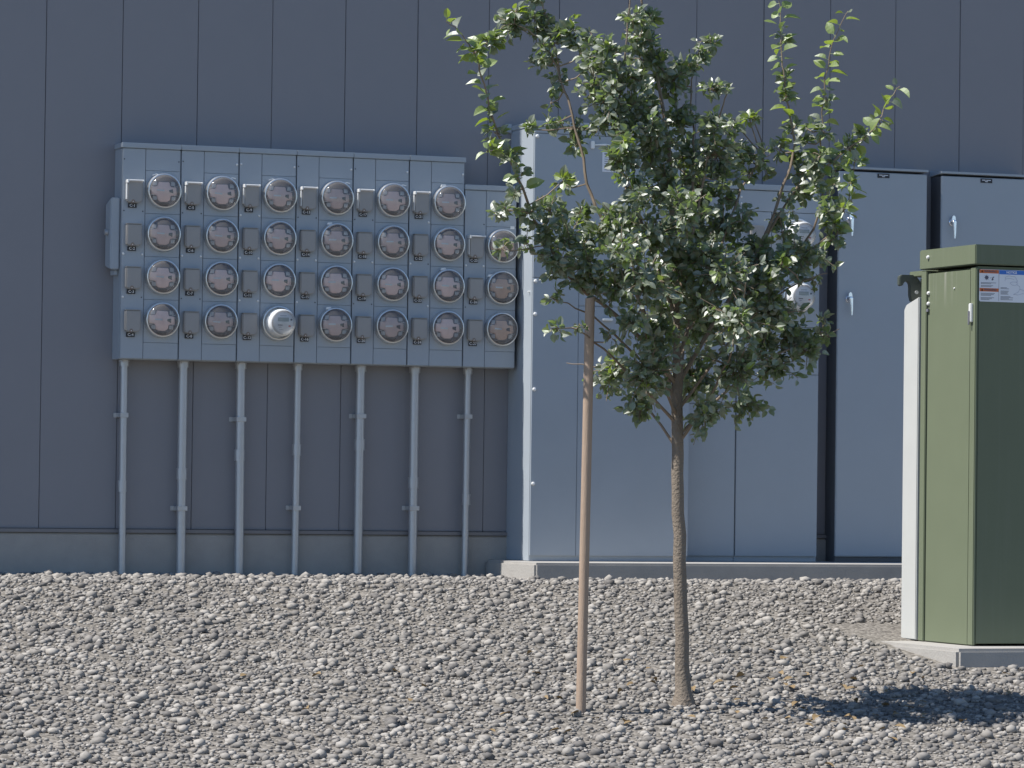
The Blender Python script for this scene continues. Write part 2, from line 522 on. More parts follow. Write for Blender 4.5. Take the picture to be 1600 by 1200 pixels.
for c in range(7):
    last = c == 6
    x0 = 0.3735 + c * SW
    w = SW if not last else 0.300
    top = 2.233 if not last else 2.090
    t = thing('meter_stack', (x0, 0, BOT), NAMES[c], 'meter stack', 'meter stacks on the wall')
    H = top - BOT
    ob('enclosure', MB().box(0.001, w - 0.001, -0.134, -0.002, 0, H - 0.029).mesh('enclosure', 'paint', bevel=0.002), t)
    ob('cap', MB().box(-0.001 if c else -0.004, w + (0.0005 if c < 5 else 0.004), -0.160, -0.001, H - 0.028, H + rnd.uniform(-0.001, 0.0)).mesh('cap', 'paint', bevel=0.003), t)
    top_z = H - 0.030
    def pl(name, a, b, z0, z1, jut=0.0):
        me, lc = plate(name, a, b, z0, z1, FY - jut, -0.1345)
        return ob(name, me, t, lc)
    pl('breaker_panel', 0.0035, 0.1235, 0.004, top_z)
    g = 0.0006
    first = 0 if not last else 1
    ztop_sock = R1 + 0.104 - first * ROW - BOT
    pl('top_cover', 0.1255, w - 0.0035, ztop_sock + g, top_z)
    pl('bottom_cover', 0.1255, w - 0.0035, 0.004, R1 + 0.104 - 4 * ROW - BOT - g)
    for k in range(first, 4):
        zc = R1 - k * ROW - BOT
        pl('socket_cover', 0.1255, w - 0.0035, zc + 0.104 - ROW + g, zc + 0.104 - g, jut=0.0012)
        sxp = 0.1255 + (w - 0.0035 - 0.1255) / 2 + 0.001
        # socket
        filled = (c == 2 and k == 3)
        s = ob('meter_socket', base_me, t, (sxp, FY - 0.0015, zc))
        ob('ring', ring_me, s)
        sock_pos[(c, k)] = (x0 + sxp, FY - 0.0015, BOT + zc)
        if not filled:
            ob('clear_cover', clear_me, s)
            ob('terminal_block', block_me['blocko' if last else 'block'], s, rot=(0, rnd.uniform(-0.03, 0.03), 0))
            ob('fibre_shield', top_me, s)
            ob('bottom_shield', bot_me, s)
            for a in (-1, 1):
                for b in (-1, 1):
                    ob('jaw', jaw_me, s, (a * 0.049 + rnd.uniform(-.002, .002), 0, b * 0.038))
                    ob('contact_bar', bar_me, s, (a * 0.066, 0, b * 0.023 + rnd.uniform(-.002, .002)))
            ob('dark_slot', jawd_me, s, (0.028, 0, -0.002), (0, rnd.uniform(-.12, .12), 0))
            ob('nameplate', name_me, s, (-0.012 + rnd.uniform(-.004, .004), 0, rnd.uniform(-.003, .003)), (0, rnd.uniform(-.08, .08), 0))
        if (c, k) in SEALS:
            me, dx = SEALS[(c, k)]
            ob(me.name.split('.')[0], me, s, (dx, 0, math.sqrt(max(0, 0.093 ** 2 - dx * dx)) + 0.001))
        # breaker cover and its tag
        bc = ob('breaker_cover', breaker_me, t, (0.0615, FY - 0.0003, zc))
        if k == first:
            ob('hinge', hinge_me, bc)
            ob('side_rail', edge_me, bc)
        else:
            ob('cover_lip', lip_me, bc)
        ob('hasp', hasp_me, bc)
        ob('pin', hole_me, bc, (-0.010, 0, -0.061))
        n = 4 * c + 1 + (k if not last else k - 1)
        tg = ob('tag', tag_me, t, (0.055, FY - 0.006, zc - 0.0805))
        ob('lettering', text_mesh('C-%d' % n, 0.0205, 'letter', 0.0002), tg, (0, -0.0033, 0), UPRIGHT)
    # fixings
    fx = FIX[c]
    def fix(ch, x, z):
        if ch in 'bd':
            ob('screw' if ch == 'b' else 'screw_hole', screw_me if ch == 'b' else holed_me, t, (x, FY - 0.0002, z))
    fix(fx[0], 0.011, R1 + 0.159 - BOT)
    fix(fx[1], w - 0.012, R1 + 0.155 - BOT)
    for k in range(3):
        z = R1 - k * ROW - BOT - 0.108
        fix(fx[3 + 2 * k], 0.012, z)
        fix(fx[4 + 2 * k], 0.112, z)
    cxx = 0.06 + rnd.uniform(-0.012, 0.03)
    cr = 0.024 if c % 3 else 0.019
    cd = ob('conduit', MB().tube([(cxx, -0.055, 0.0), (cxx + rnd.uniform(-.003, .003), -0.055, -0.5), (cxx + rnd.uniform(-.006, .006), -0.055, -BOT - 0.01)], [cr] * 3, 16).mesh('conduit', 'conduit'), t)
    jz = -0.42 - 0.3 * rnd.random()
    ob('connector', MB().cyl((cxx, -0.055), 'z', cr + 0.006, -0.034, -0.001, 16).cyl((cxx, -0.055), 'z', cr + 0.009, -0.012, -0.004, 6).mesh('connector', 'conduit'), cd)
    ob('coupling', MB().cyl((cxx, -0.055), 'z', cr + 0.004, jz - 0.03, jz + 0.03, 16).mesh('coupling', 'conduit'), cd)
    sz_ = -0.25 - 0.5 * (c % 2) - 0.05 * rnd.random()
    ob('strap', MB().box(cxx - cr - 0.02, cxx + cr + 0.02, -0.006, -0.0005, sz_ - 0.012, sz_ + 0.012).box(cxx - cr - 0.003, cxx + cr + 0.003, -0.058 - cr, -0.006, sz_ - 0.012, sz_ + 0.012).mesh('strap', 'conduit', bevel=0.002), cd)
    if last:
        ob('data_plate', MB().box(-0.012, 0.012, -0.0035, 0, -0.008, 0.008).mesh('data_plate', 'bright', bevel=0.001), t, (w - 0.026, FY - 0.0005, 1.868 - BOT))

# junction box on the left end of the row
jb = thing('junction_box', (0.3725, 0, 1.575), 'narrow grey junction box fixed to the left end of the meter stacks', 'junction box')
ob('body', MB().prism([(-0.022, 0.02), (-0.022, 0.345), (-0.128, 0.375), (-0.128, 0.0)], 'x', -0.050, -0.0005).mesh('body', 'paint', bevel=0.006, seg=3), jb)
ob('hub', MB().cyl((-0.075, 0.195), 'x', 0.016, -0.068, -0.0505, 12).mesh('hub', 'conduit', bevel=0.002), jb)
ob('lower_tab', MB().box(-0.022, -0.001, -0.10, -0.03, -0.026, -0.001).mesh('lower_tab', 'paint', bevel=0.002), jb)

# ================================================================ round electronic meters
mb_body = [(0.0785, 0.0), (0.0785, -0.012), (0.072, -0.016), (0.0715, -0.040), (0.0705, -0.085), (0.069, -0.098), (0.063, -0.103), (0.060, -0.1035), (0.058, -0.101), (0.0005, -0.101)]
mbody_me = MB().lathe(mb_body, 40).mesh('meter_body', 'white')
mface_me = MB().lathe([(0.0575, -0.1012), (0.0575, -0.1018), (0.0005, -0.1018)], 32).mesh('face_plate', 'face')
mlcd_me = MB().box(-0.030, 0.030, -0.1035, -0.1019, 0.006, 0.026).mesh('display', 'lcd', bevel=0.001)
mline_me = MB().box(-0.018, 0.018, -0.1024, -0.1019, 0.034, 0.0365).box(-0.030, -0.004, -0.1024, -0.1019, -0.016, -0.011).box(-0.026, -0.010, -0.1024, -0.1019, -0.026, -0.0235).box(-0.022, 0.0, -0.1024, -0.1019, -0.038, -0.0365).mesh('face_print', 'ink')
mport_me = MB().cyl((0.043, 0.016), 'y', 0.0055, -0.1035, -0.1019, 12).mesh('optical_port', 'black')
mred_me = MB().box(0.028, 0.04, -0.1024, -0.1019, -0.022, -0.014).mesh('red_mark', 'red')
mdome_me = MB().lathe([(0.0640, -0.1015), (0.0640, -0.112), (0.061, -0.120), (0.054, -0.124), (0.03, -0.1265), (0.0005, -0.127)], 36).mesh('clear_dome', 'clear')
def meter(loc, label):
    m = thing('electric_meter', loc, label, 'electric meter', 'installed round electric meters')
    for n_, me in (('meter_body', mbody_me), ('face_plate', mface_me), ('display', mlcd_me), ('face_print', mline_me), ('optical_port', mport_me), ('red_mark', mred_me), ('clear_dome', mdome_me)):
        ob(n_, me, m)
    return m
px_, py_, pz_ = sock_pos[(2, 3)]
meter((px_, py_ - 0.0065, pz_), 'round white electronic meter plugged in above tag C-12 of the meter stacks')

# ================================================================ tall cabinet
TX0, TX1, TY, TZ = 2.676 - 0.1035, 3.485, -0.355, 2.428
tc_ = thing('switchboard_cabinet', (TX0, 0, 0.09), 'tall grey cabinet with a sunlit left side behind the tree', 'cabinet')
tw = TX1 - TX0
ob('body', MB().box(0, tw, TY + 0.012, -0.002, 0.0, TZ - 0.09 - 0.03).mesh('body', 'paint', bevel=0.003), tc_)
ob('cap', MB().box(-0.003, tw + 0.003, TY - 0.012, -0.001, TZ - 0.09 - 0.0295, TZ - 0.09).mesh('cap', 'paint', bevel=0.003), tc_)
def tp(name, a, b, z0, z1, jut=0.0, m='paint'):
    return ob(name, MB().box(a, b, TY - jut, TY + 0.0118, z0 - 0.09, z1 - 0.09).mesh(name, m, bevel=0.0016), tc_)
tp('header_panel', 0.001, tw - 0.001, 2.364, 2.397)
tp('upper_door', 0.001, tw - 0.001, 1.596, 2.361)
tp('left_panel', 0.001, 0.262, 0.12, 1.5935)
tp('small_door', 0.264, 0.425, 1.452, 1.5935)
tp('right_door', 0.427, tw - 0.001, 1.452, 1.5935)
tp('lower_door', 0.264, tw - 0.001, 0.12, 1.4495)
big_screw = MB().lathe([(0.010, 0.0), (0.010, -0.006), (0.008, -0.011), (0.0004, -0.013)], 14).mesh('screw', 'bright')
for x, z in ((0.014, 2.345), (0.014, 1.575), (0.014, 1.40), (0.10, 1.605), (0.014, 1.0), (0.014, 0.5), (tw - 0.014, 2.345), (tw - 0.014, 1.6)):
    ob('screw', big_screw, tc_, (x, TY, z - 0.09))
sk = ob('sticker', MB().box(0, 0.165, -0.0018, 0, 0, 0.105).mesh('sticker', 'paper'), tc_, (0.388, TY - 0.0005, 2.172 - 0.09))
lm = MB().box(0.012, 0.10, -0.0024, -0.0019, 0.092, 0.099)
for i in range(7):
    lm.box(0.012, 0.012 + (0.13, 0.11, 0.06, 0.12, 0.09, 0.13, 0.05)[i], -0.0024, -0.0019, 0.078 - 0.0115 * i, 0.0808 - 0.0115 * i)
ob('print', lm.mesh('print', 'ink'), sk)
la = ob('latch', MB().box(0, 0.022, -0.012, 0, 0, 0.042).mesh('latch', 'bright', bevel=0.003), tc_, (0.318, TY - 0.0005, 2.292 - 0.09))
ob('latch_arm', MB().prism([(0.022, 0.024), (0.085, 0.030), (0.12, 0.024), (0.085, 0.020), (0.022, 0.018)], 'y', -0.010, -0.004).mesh('latch_arm', 'bright', bevel=0.001), la)
ob('pull_handle', MB().box(0, 0.06, -0.02, 0, 0, 0.012).mesh('pull_handle', 'bright', bevel=0.003), tc_, (0.395, TY - 0.0005, 1.375 - 0.09))
ob('side_bolt', MB().cyl((-0.31, 1.52 - 0.09), 'x', 0.004, -0.012, -0.0002, 8).mesh('side_bolt', 'bright'), tc_)
ob('lifting_tab', MB().prism([(-0.045, 2.40), (-0.045, 2.428), (-0.036, 2.437), (-0.003, 2.437), (-0.003, 2.385)], 'y', -0.012, -0.020).mesh('lifting_tab', 'paint', bevel=0.002), tc_, (0, 0, -0.09))
ob('plinth', MB().box(0.02, tw - 0.02, TY + 0.04, -0.003, -0.0005, 0.028).mesh('plinth', 'joint'), tc_)

# ================================================================ meter cabinets right of the tall cabinet
MY = -0.165
def meter_cabinet(x0, x1, label):
    t = thing('meter_cabinet', (x0, 0, 0.09), label, 'meter cabinet')
    w = x1 - x0
    ob('body', MB().box(0.001, w - 0.001, MY + 0.014, -0.002, 0, 2.125 - 0.09).mesh('body', 'paint', bevel=0.002), t)
    ob('cap', MB().box(-0.0005, w - 0.0005, MY - 0.010, -0.001, 2.126 - 0.09, 2.157 - 0.09).mesh('cap', 'paint', bevel=0.003), t)
    return t, w
m1, w1 = meter_cabinet(3.4895, 3.846, 'narrow grey meter cabinet mostly hidden behind the tree crown')
def mp(t, name, a, b, z0, z1, jut=0.0):
    return ob(name, MB().box(a, b, MY - jut, MY + 0.0138, z0 - 0.09, z1 - 0.09).mesh(name, 'paint', bevel=0.0015), t)
mp(m1, 'upper_panel', 0.004, w1 - 0.004, 1.70, 2.122)
mp(m1, 'middle_panel', 0.004, w1 - 0.004, 0.95, 1.697)
mp(m1, 'lower_panel', 0.004, w1 - 0.004, 0.12, 0.947)
m2, w2 = meter_cabinet(3.846, 4.345, 'grey meter cabinet carrying two round white meters behind the right of the tree')
mp(m2, 'upper_panel', 0.004, w2 - 0.004, 2.01, 2.122)
mp(m2, 'breaker_panel', 0.004, 0.20, 1.12, 2.007)
mp(m2, 'socket_cover', 0.203, w2 - 0.004, 1.725, 2.007)
mp(m2, 'socket_cover', 0.203, w2 - 0.004, 1.38, 1.722)
mp(m2, 'socket_cover', 0.203, w2 - 0.004, 1.12, 1.377)
mp(m2, 'lower_panel', 0.004, w2 - 0.004, 0.12, 1.117)
for z in (1.885, 1.545):
    b_ = ob('breaker_cover', breaker_me, m2, (0.105, MY - 0.0003, z - 0.09))
    ob('hasp', hasp_me, b_)
    s_ = ob('meter_socket', base_me, m2, (0.350, MY - 0.0003, z - 0.09))
    ob('ring', ring_me, s_)
for x, z in ((0.018, 2.05), (0.018, 2.085), (w1 - 0.018, 2.06)):
    ob('screw', screw_me, m1 if x > 0.1 else m2, (x, MY - 0.0002, z - 0.09))
meter((3.846 + 0.350, MY - 0.0068, 1.885), 'round white electric meter beside the dark gap, upper one behind the tree')
meter((3.846 + 0.350, MY - 0.0068, 1.545), 'round white electric meter beside the dark gap, lower one behind the tree')

# ================================================================ disconnect cabinets
handle_boss = MB().lathe([(0.017, 0.0), (0.017, -0.008), (0.013, -0.013), (0.012, -0.030), (0.009, -0.036), (0.0004, -0.037)], 18).prism([(-0.012, -0.004), (-0.008, 0.026), (0.0, 0.034), (0.008, 0.026), (0.012, -0.004)], 'y', -0.012, -0.026).mesh('handle', 'chrome', bevel=0.001)
lever = MB().prism([(-0.007, 0.004), (0.008, 0.004), (0.006, -0.05), (0.0028, -0.082), (-0.0028, -0.082), (-0.004, -0.05)], 'y', -0.028, -0.040).mesh('lever', 'chrome', bevel=0.003)
AY = -0.130
def disconnect(x0, w, ztop, label, handles):
    t = thing('disconnect_cabinet', (x0, 0, 0.09), label, 'electrical cabinet', 'disconnect cabinets')
    ob('body', MB().box(0.004, w - 0.004, AY + 0.006, -0.002, 0, ztop - 0.035 - 0.09).mesh('body', 'bodyshade', bevel=0.003), t)
    ob('drip_lip', MB().prism([(-0.002, ztop - 0.034), (AY - 0.02, ztop - 0.022), (AY - 0.02, ztop - 0.010), (-0.002, ztop)], 'x', -0.004, w + 0.004).mesh('drip_lip', 'paint', bevel=0.001), t, (0, 0, -0.09))
    ob('door', MB().box(0, w, AY - 0.012, AY + 0.0055, 0.03, ztop - 0.036 - 0.09).mesh('door', 'paint', bevel=0.004, seg=3), t)
    for hz in handles:
        h = ob('handle', handle_boss, t, (0.066, AY - 0.012, hz - 0.09), None, (1.2, 1.0, 1.15))
        ob('lever', lever, h, rot=(0, rnd.uniform(-0.05, 0.03), 0))
    npz = ob('nameplate', MB().box(-0.037, 0.037, -0.0025, 0, -0.012, 0.012).mesh('nameplate', 'black', bevel=0.001), t, (w * 0.5, AY - 0.0125, ztop - 0.053 - 0.09))
    ob('print', MB().box(-0.028, -0.006, -0.0031, -0.0026, 0.001, 0.005).box(-0.002, 0.027, -0.0031, -0.0026, 0.001, 0.005).box(-0.010, 0.008, -0.0031, -0.0026, -0.007, -0.003).mesh('print', 'letter'), npz)
    return t
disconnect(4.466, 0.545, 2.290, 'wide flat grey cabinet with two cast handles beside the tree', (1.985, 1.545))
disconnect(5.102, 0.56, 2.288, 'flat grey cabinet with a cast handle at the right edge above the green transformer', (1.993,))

# ================================================================ pad-mounted transformer
tr = thing('pad_transformer', (3.27, -3.475, -0.20), 'olive green pad-mounted transformer with a white warning label', 'transformer')
TP = Vector((3.27, -3.475, -0.20))
def tb(name, x0, x1, y0, y1, z0, z1, m='green', bev=0.003, parent=None, seg=2):
    return ob(name, MB().box(x0 - TP.x, x1 - TP.x, y0 - TP.y, y1 - TP.y, z0 - TP.z, z1 - TP.z).mesh(name, m, bevel=bev, seg=seg), parent or tr)
RX = 4.95
tb('hood_lid', 3.27, RX + 0.015, -4.022, -3.474, 1.508, 1.598, bev=0.004)
tb('hood_core', 3.335, RX - 0.04, -3.985, -3.50, -0.19, 1.502)
tb('corner_post', 3.281, 3.2945, -4.008, -3.955, -0.198, 1.497, bev=0.004)
tb('side_panel', 3.283, 3.3345, -3.9535, -3.538, -0.198, 1.488, 'wgreen', bev=0.003)
tb('rear_post', 3.276, 3.3345, -3.533, -3.482, -0.198, 1.5025, bev=0.003)
tb('front_door', 3.2955, 4.14, -4.006, -3.9855, -0.19, 1.478, bev=0.003)
tb('front_door', 4.143, RX, -4.006, -3.9855, -0.19, 1.478, bev=0.003)
tb('front_sill', 3.2955, RX, -4.000, -3.9855, 1.4795, 1.5015, bev=0.001)
knob = MB().lathe([(0.009, 0), (0.009, -0.004), (0.006, -0.009), (0.0003, -0.010)], 12)
knob_me = knob.mesh('bolt', 'bright')
for (y, z, xx) in ((-3.565, 1.562, 3.2695), (-3.548, 1.398, 3.2825), (-3.548, 1.350, 3.2825), (-3.80, 1.41, 3.2825)):
    ob('bolt', knob_me, tr, (xx - TP.x, y - TP.y, z - TP.z), (0, 0, -math.pi / 2), (1, 1, 1) if z != 1.41 else (.5, .5, .5))
hg = tb('hinge', 3.268, 3.2825, -3.985, -3.962, 1.25, 1.335, 'bright', 0.003)
tb('hinge_pin', 3.262, 3.2675, -3.977, -3.968, 1.238, 1.30, 'socketdark', 0.001, tr)
tb('hinge', 3.273, 3.2825, -3.556, -3.538, 1.312, 1.326, 'socketdark', 0.001)
# tank behind the hood
tb('tank', 3.41, RX - 0.08, -3.4735, -3.205, -0.198, 1.49, 'tank', 0.006)
tb('tank_lid', 3.365, RX - 0.03, -3.4735, -3.185, 1.4905, 1.516, 'green', 0.003)
ob('cooling_panel', MB().prism([(-3.4725 - TP.y, -0.195 - TP.z), (-3.4725 - TP.y, 1.384 - TP.z), (-3.345 - TP.y, 1.352 - TP.z), (-3.325 - TP.y, 1.33 - TP.z), (-3.325 - TP.y, -0.195 - TP.z)], 'x', 3.268 - TP.x, 3.4095 - TP.x).mesh('cooling_panel', 'tank', bevel=0.004), tr)
hk = [(0.0, 0.006), (0.0, 0.0), (0.012, -0.004), (0.020, 0.004), (0.022, 0.012), (0.032, 0.020), (0.046, 0.018), (0.054, 0.006), (0.056, -0.012), (0.056, -0.045), (0.064, -0.075), (0.125, -0.075), (0.125, 0.0), (0.105, 0.026), (0.086, 0.046), (0.072, 0.050), (0.012, 0.050), (0.0, 0.040)]
ob('lifting_hook', MB().prism([(3.291 + a - TP.x, 1.449 + b - TP.z) for a, b in hk], 'y', -3.205 - TP.y, -3.232 - TP.y).mesh('lifting_hook', 'hook', bevel=0.003), tr)
ob('hook_bolt', MB().cyl((3.378 - TP.x, 1.418 - TP.z), 'y', 0.0085, -3.2325 - TP.y, -3.238 - TP.y, 12).mesh('hook_bolt', 'tank'), tr)
# warning label on the front
def rrect(x0, x1, z0, z1, r, n=5):
    out = []
    for (cx, cz, a0) in ((x1 - r, z1 - r, 0), (x0 + r, z1 - r, 90), (x0 + r, z0 + r, 180), (x1 - r, z0 + r, 270)):
        for i in range(n + 1):
            q = math.radians(a0 + 90 * i / n)
            out.append((cx + r * math.cos(q), cz + r * math.sin(q)))
    return out
LX, LZ = 3.298, 1.343
lab = ob('warning_label', MB().prism(rrect(0, 0.252, 0, 0.145, 0.008), 'y', -0.0008, 0).mesh('warning_label', 'paper'), tr, (LX - TP.x, -4.0065 - TP.y, LZ - TP.z))
Y0, Y1 = -0.0014, -0.0009
def lb(name, m, *rects):
    q = MB()
    for (a, b, c_, d) in rects:
        q.box(a, b, Y0, Y1, c_, d)
    return ob(name, q.mesh(name, m, smooth=False), lab)
lb('orange_band', 'orange', (0.001, 0.0975, 0.1275, 0.1435))
lb('orange_band', 'orange', (0.002, 0.0975, 0.0455, 0.0605))
lb('blue_band', 'blue', (0.1005, 0.251, 0.125, 0.1435))
lb('divider', 'ink', (0.0983, 0.0993, 0.004, 0.143))
ob('lettering', text_mesh('WARNING', 0.013, 'ink', 0.0003), lab, (0.056, -0.0016, 0.1355), UPRIGHT)
ob('lettering', text_mesh('WARNING', 0.013, 'ink', 0.0003), lab, (0.056, -0.0016, 0.053), UPRIGHT)
ob('lettering', text_mesh('NOTICE', 0.0145, 'letter', 0.0004), lab, (0.163, -0.0016, 0.134), UPRIGHT)
for z in (0.1355, 0.053):
    ob('alert_triangle', MB().prism([(0.009, z - 0.005), (0.020, z - 0.005), (0.0145, z + 0.006)], 'y', Y0, Y1).mesh('alert_triangle', 'ink'), lab)
star = []
for i in range(16):
    q = 2 * math.pi * i / 16
    rr_ = 0.013 if i % 2 == 0 else 0.007
    star.append((0.037 + rr_ * math.cos(q), 0.108 + rr_ * math.sin(q)))
ob('pictogram', MB().prism(star, 'y', Y0, Y1).prism([(0.052, 0.106), (0.061, 0.109), (0.061, 0.106)], 'y', Y0, Y1).prism([(0.061, 0.097), (0.068, 0.112), (0.076, 0.113), (0.073, 0.108), (0.069, 0.107), (0.072, 0.099), (0.067, 0.096)], 'y', Y0, Y1).mesh('pictogram', 'ink', smooth=False), lab)
rects = []
for (x, z, n, w_) in ((0.008, 0.084, 2, 0.078), (0.008, 0.071, 2, 0.066), (0.008, 0.036, 3, 0.074), (0.008, 0.017, 3, 0.07), (0.108, 0.064, 2, 0.052), (0.108, 0.049, 4, 0.052), (0.108, 0.024, 4, 0.068)):
    for i in range(n):
        rects.append((x, x + w_ * rnd.uniform(0.62, 1.0), z - i * 0.0046, z - i * 0.0046 + 0.0019))
lb('fine_print', 'ink', *rects)
sk_ = MB()
def stroke(pts, r=0.0008):
    sk_.tube([(a, -0.0012, b) for a, b in pts], [r] * len(pts), 4)
stroke([(0.130, 0.095), (0.132, 0.113), (0.150, 0.119), (0.180, 0.116), (0.192, 0.100), (0.190, 0.088)])
stroke([(0.134, 0.104), (0.150, 0.108), (0.176, 0.104)])
stroke([(0.155, 0.088), (0.165, 0.078), (0.182, 0.076), (0.195, 0.084), (0.186, 0.092), (0.168, 0.092), (0.155, 0.088)])
stroke([(0.190, 0.080), (0.205, 0.072), (0.206, 0.060), (0.196, 0.046), (0.180, 0.040), (0.172, 0.034)])
stroke([(0.206, 0.060), (0.222, 0.056), (0.236, 0.048), (0.246, 0.046)])
stroke([(0.176, 0.036), (0.196, 0.034), (0.216, 0.040), (0.240, 0.042)])
ob('line_drawing', sk_.mesh('line_drawing', 'sketch'), lab)
struct(ob('transformer_pad', MB().box(3.08, 5.15, -4.25, -2.95, -0.45, -0.201).mesh('transformer_pad', 'concrete', bevel=0.015)))

# ================================================================ the young tree
TREE_BASE = (1.357, -5.200, -0.386)
# branches in metres from the foot of the tree: points, first radius, last radius, bare shoot at the end
BRANCHES = [
    ([(0.0, 0.0, 0.0), (-0.016, 0.0, 0.396), (-0.032, 0.0, 0.78), (-0.042, 0.0, 1.087), (-0.046, 0.0, 1.395)], 0.031, 0.022, 0),
    ([(-0.046, 0.0, 1.395), (-0.052, 0.007, 1.729), (-0.07, 0.014, 2.063), (-0.098, 0.021, 2.319), (-0.14, 0.029, 2.549), (-0.196, 0.036, 2.779), (-0.232, 0.043, 3.009), (-0.251, 0.05, 3.215)], 0.021, 0.003, 0),
    ([(-0.05, 0.0, 1.549), (-0.225, -0.025, 1.952), (-0.32, -0.05, 2.125), (-0.344, -0.075, 2.326), (-0.333, -0.1, 2.553), (-0.324, -0.125, 2.779), (-0.332, -0.15, 2.954)], 0.013, 0.003, 0),
    ([(-0.043, 0.0, 1.19), (-0.198, 0.028, 1.623), (-0.343, 0.056, 1.927), (-0.397, 0.084, 2.055), (-0.432, 0.112, 2.235), (-0.467, 0.14, 2.402), (-0.502, 0.168, 2.532), (-0.545, 0.196, 2.635), (-0.617, 0.224, 2.712), (-0.69, 0.252, 2.736), (-0.752, 0.28, 2.672)], 0.014, 0.002, 0),
    ([(-0.489, 0.2, 2.535), (-0.522, 0.207, 2.702), (-0.559, 0.213, 2.804), (-0.58, 0.22, 2.894)], 0.005, 0.002, 0),
    ([(-0.047, 0.0, 1.292), (-0.262, -0.029, 1.517), (-0.51, -0.058, 1.686), (-0.645, -0.088, 1.832), (-0.726, -0.117, 1.953), (-0.779, -0.146, 2.049), (-0.859, -0.175, 2.181), (-0.925, -0.204, 2.313), (-0.972, -0.233, 2.433), (-1.016, -0.263, 2.527), (-1.059, -0.292, 2.576), (-1.118, -0.321, 2.626), (-1.176, -0.35, 2.652)], 0.014, 0.0016, 1),
    ([(-0.731, -0.13, 1.952), (-0.815, -0.14, 1.953), (-0.894, -0.15, 1.945)], 0.004, 0.002, 0),
    ([(-0.65, -0.1, 1.831), (-0.769, -0.13, 1.805), (-0.906, -0.16, 1.799)], 0.004, 0.002, 0),
    ([(-0.046, 0.0, 1.241), (-0.333, -0.033, 1.489), (-0.512, -0.067, 1.585), (-0.639, -0.1, 1.625)], 0.01, 0.002, 0),
    ([(-0.045, 0.0, 1.139), (-0.359, -0.1, 1.385), (-0.551, -0.2, 1.491), (-0.711, -0.3, 1.491)], 0.01, 0.002, 0),
    ([(-0.055, 0.0, 1.677), (0.018, 0.024, 2.067), (0.04, 0.048, 2.276), (0.028, 0.072, 2.459), (0.071, 0.096, 2.593), (0.165, 0.12, 2.691)], 0.011, 0.002, 0),
    ([(-0.054, 0.0, 1.6), (0.014, -0.05, 1.985), (0.045, -0.1, 2.239), (0.076, -0.15, 2.415), (0.081, -0.2, 2.467)], 0.01, 0.002, 0),
    ([(-0.048, 0.0, 1.395), (0.151, 0.062, 1.815), (0.289, 0.125, 2.11), (0.402, 0.188, 2.224), (0.468, 0.25, 2.258)], 0.011, 0.002, 0),
    ([(-0.044, 0.0, 1.292), (0.159, 0.011, 1.607), (0.33, 0.022, 1.871), (0.432, 0.033, 2.123), (0.479, 0.044, 2.256), (0.468, 0.056, 2.4), (0.446, 0.067, 2.531), (0.436, 0.078, 2.636), (0.433, 0.089, 2.768), (0.431, 0.1, 2.913)], 0.013, 0.002, 1),
    ([(0.163, 0.02, 1.607), (0.4, -0.014, 1.768), (0.525, -0.048, 1.939), (0.55, -0.081, 2.081), (0.524, -0.115, 2.259), (0.512, -0.149, 2.359), (0.511, -0.183, 2.536), (0.527, -0.216, 2.689), (0.575, -0.25, 2.803)], 0.009, 0.0018, 1),
    ([(0.334, 0.03, 1.872), (0.512, 0.05, 2.127), (0.665, 0.07, 2.226), (0.79, 0.09, 2.312), (0.881, 0.11, 2.384), (0.94, 0.13, 2.481), (1.011, 0.15, 2.558)], 0.008, 0.0018, 1),
    ([(0.379, -0.06, 1.765), (0.56, -0.095, 1.899), (0.622, -0.13, 2.003), (0.638, -0.165, 2.104), (0.637, -0.2, 2.218)], 0.006, 0.002, 1),
    ([(-0.043, 0.0, 1.19), (0.181, -0.067, 1.501), (0.374, -0.133, 1.684), (0.517, -0.2, 1.75)], 0.01, 0.002, 0),
    ([(-0.042, 0.0, 1.087), (0.321, 0.05, 1.379), (0.601, 0.1, 1.491), (0.746, 0.15, 1.544)], 0.01, 0.002, 0),
    ([(-0.041, 0.0, 1.036), (-0.163, 0.1, 1.24), (-0.29, 0.2, 1.356), (-0.403, 0.3, 1.381)], 0.009, 0.002, 0),
    ([(-0.036, 0.0, 1.062), (0.063, -0.15, 1.292), (0.076, -0.3, 1.491), (0.047, -0.45, 1.686)], 0.01, 0.002, 0),
    ([(-0.043, 0.0, 1.164), (-0.211, -0.14, 1.388), (-0.328, -0.28, 1.582), (-0.43, -0.42, 1.772)], 0.01, 0.002, 0),
    ([(-0.044, 0.0, 1.292), (0.061, 0.14, 1.557), (0.162, 0.28, 1.827), (0.249, 0.42, 2.049)], 0.01, 0.002, 0),
]
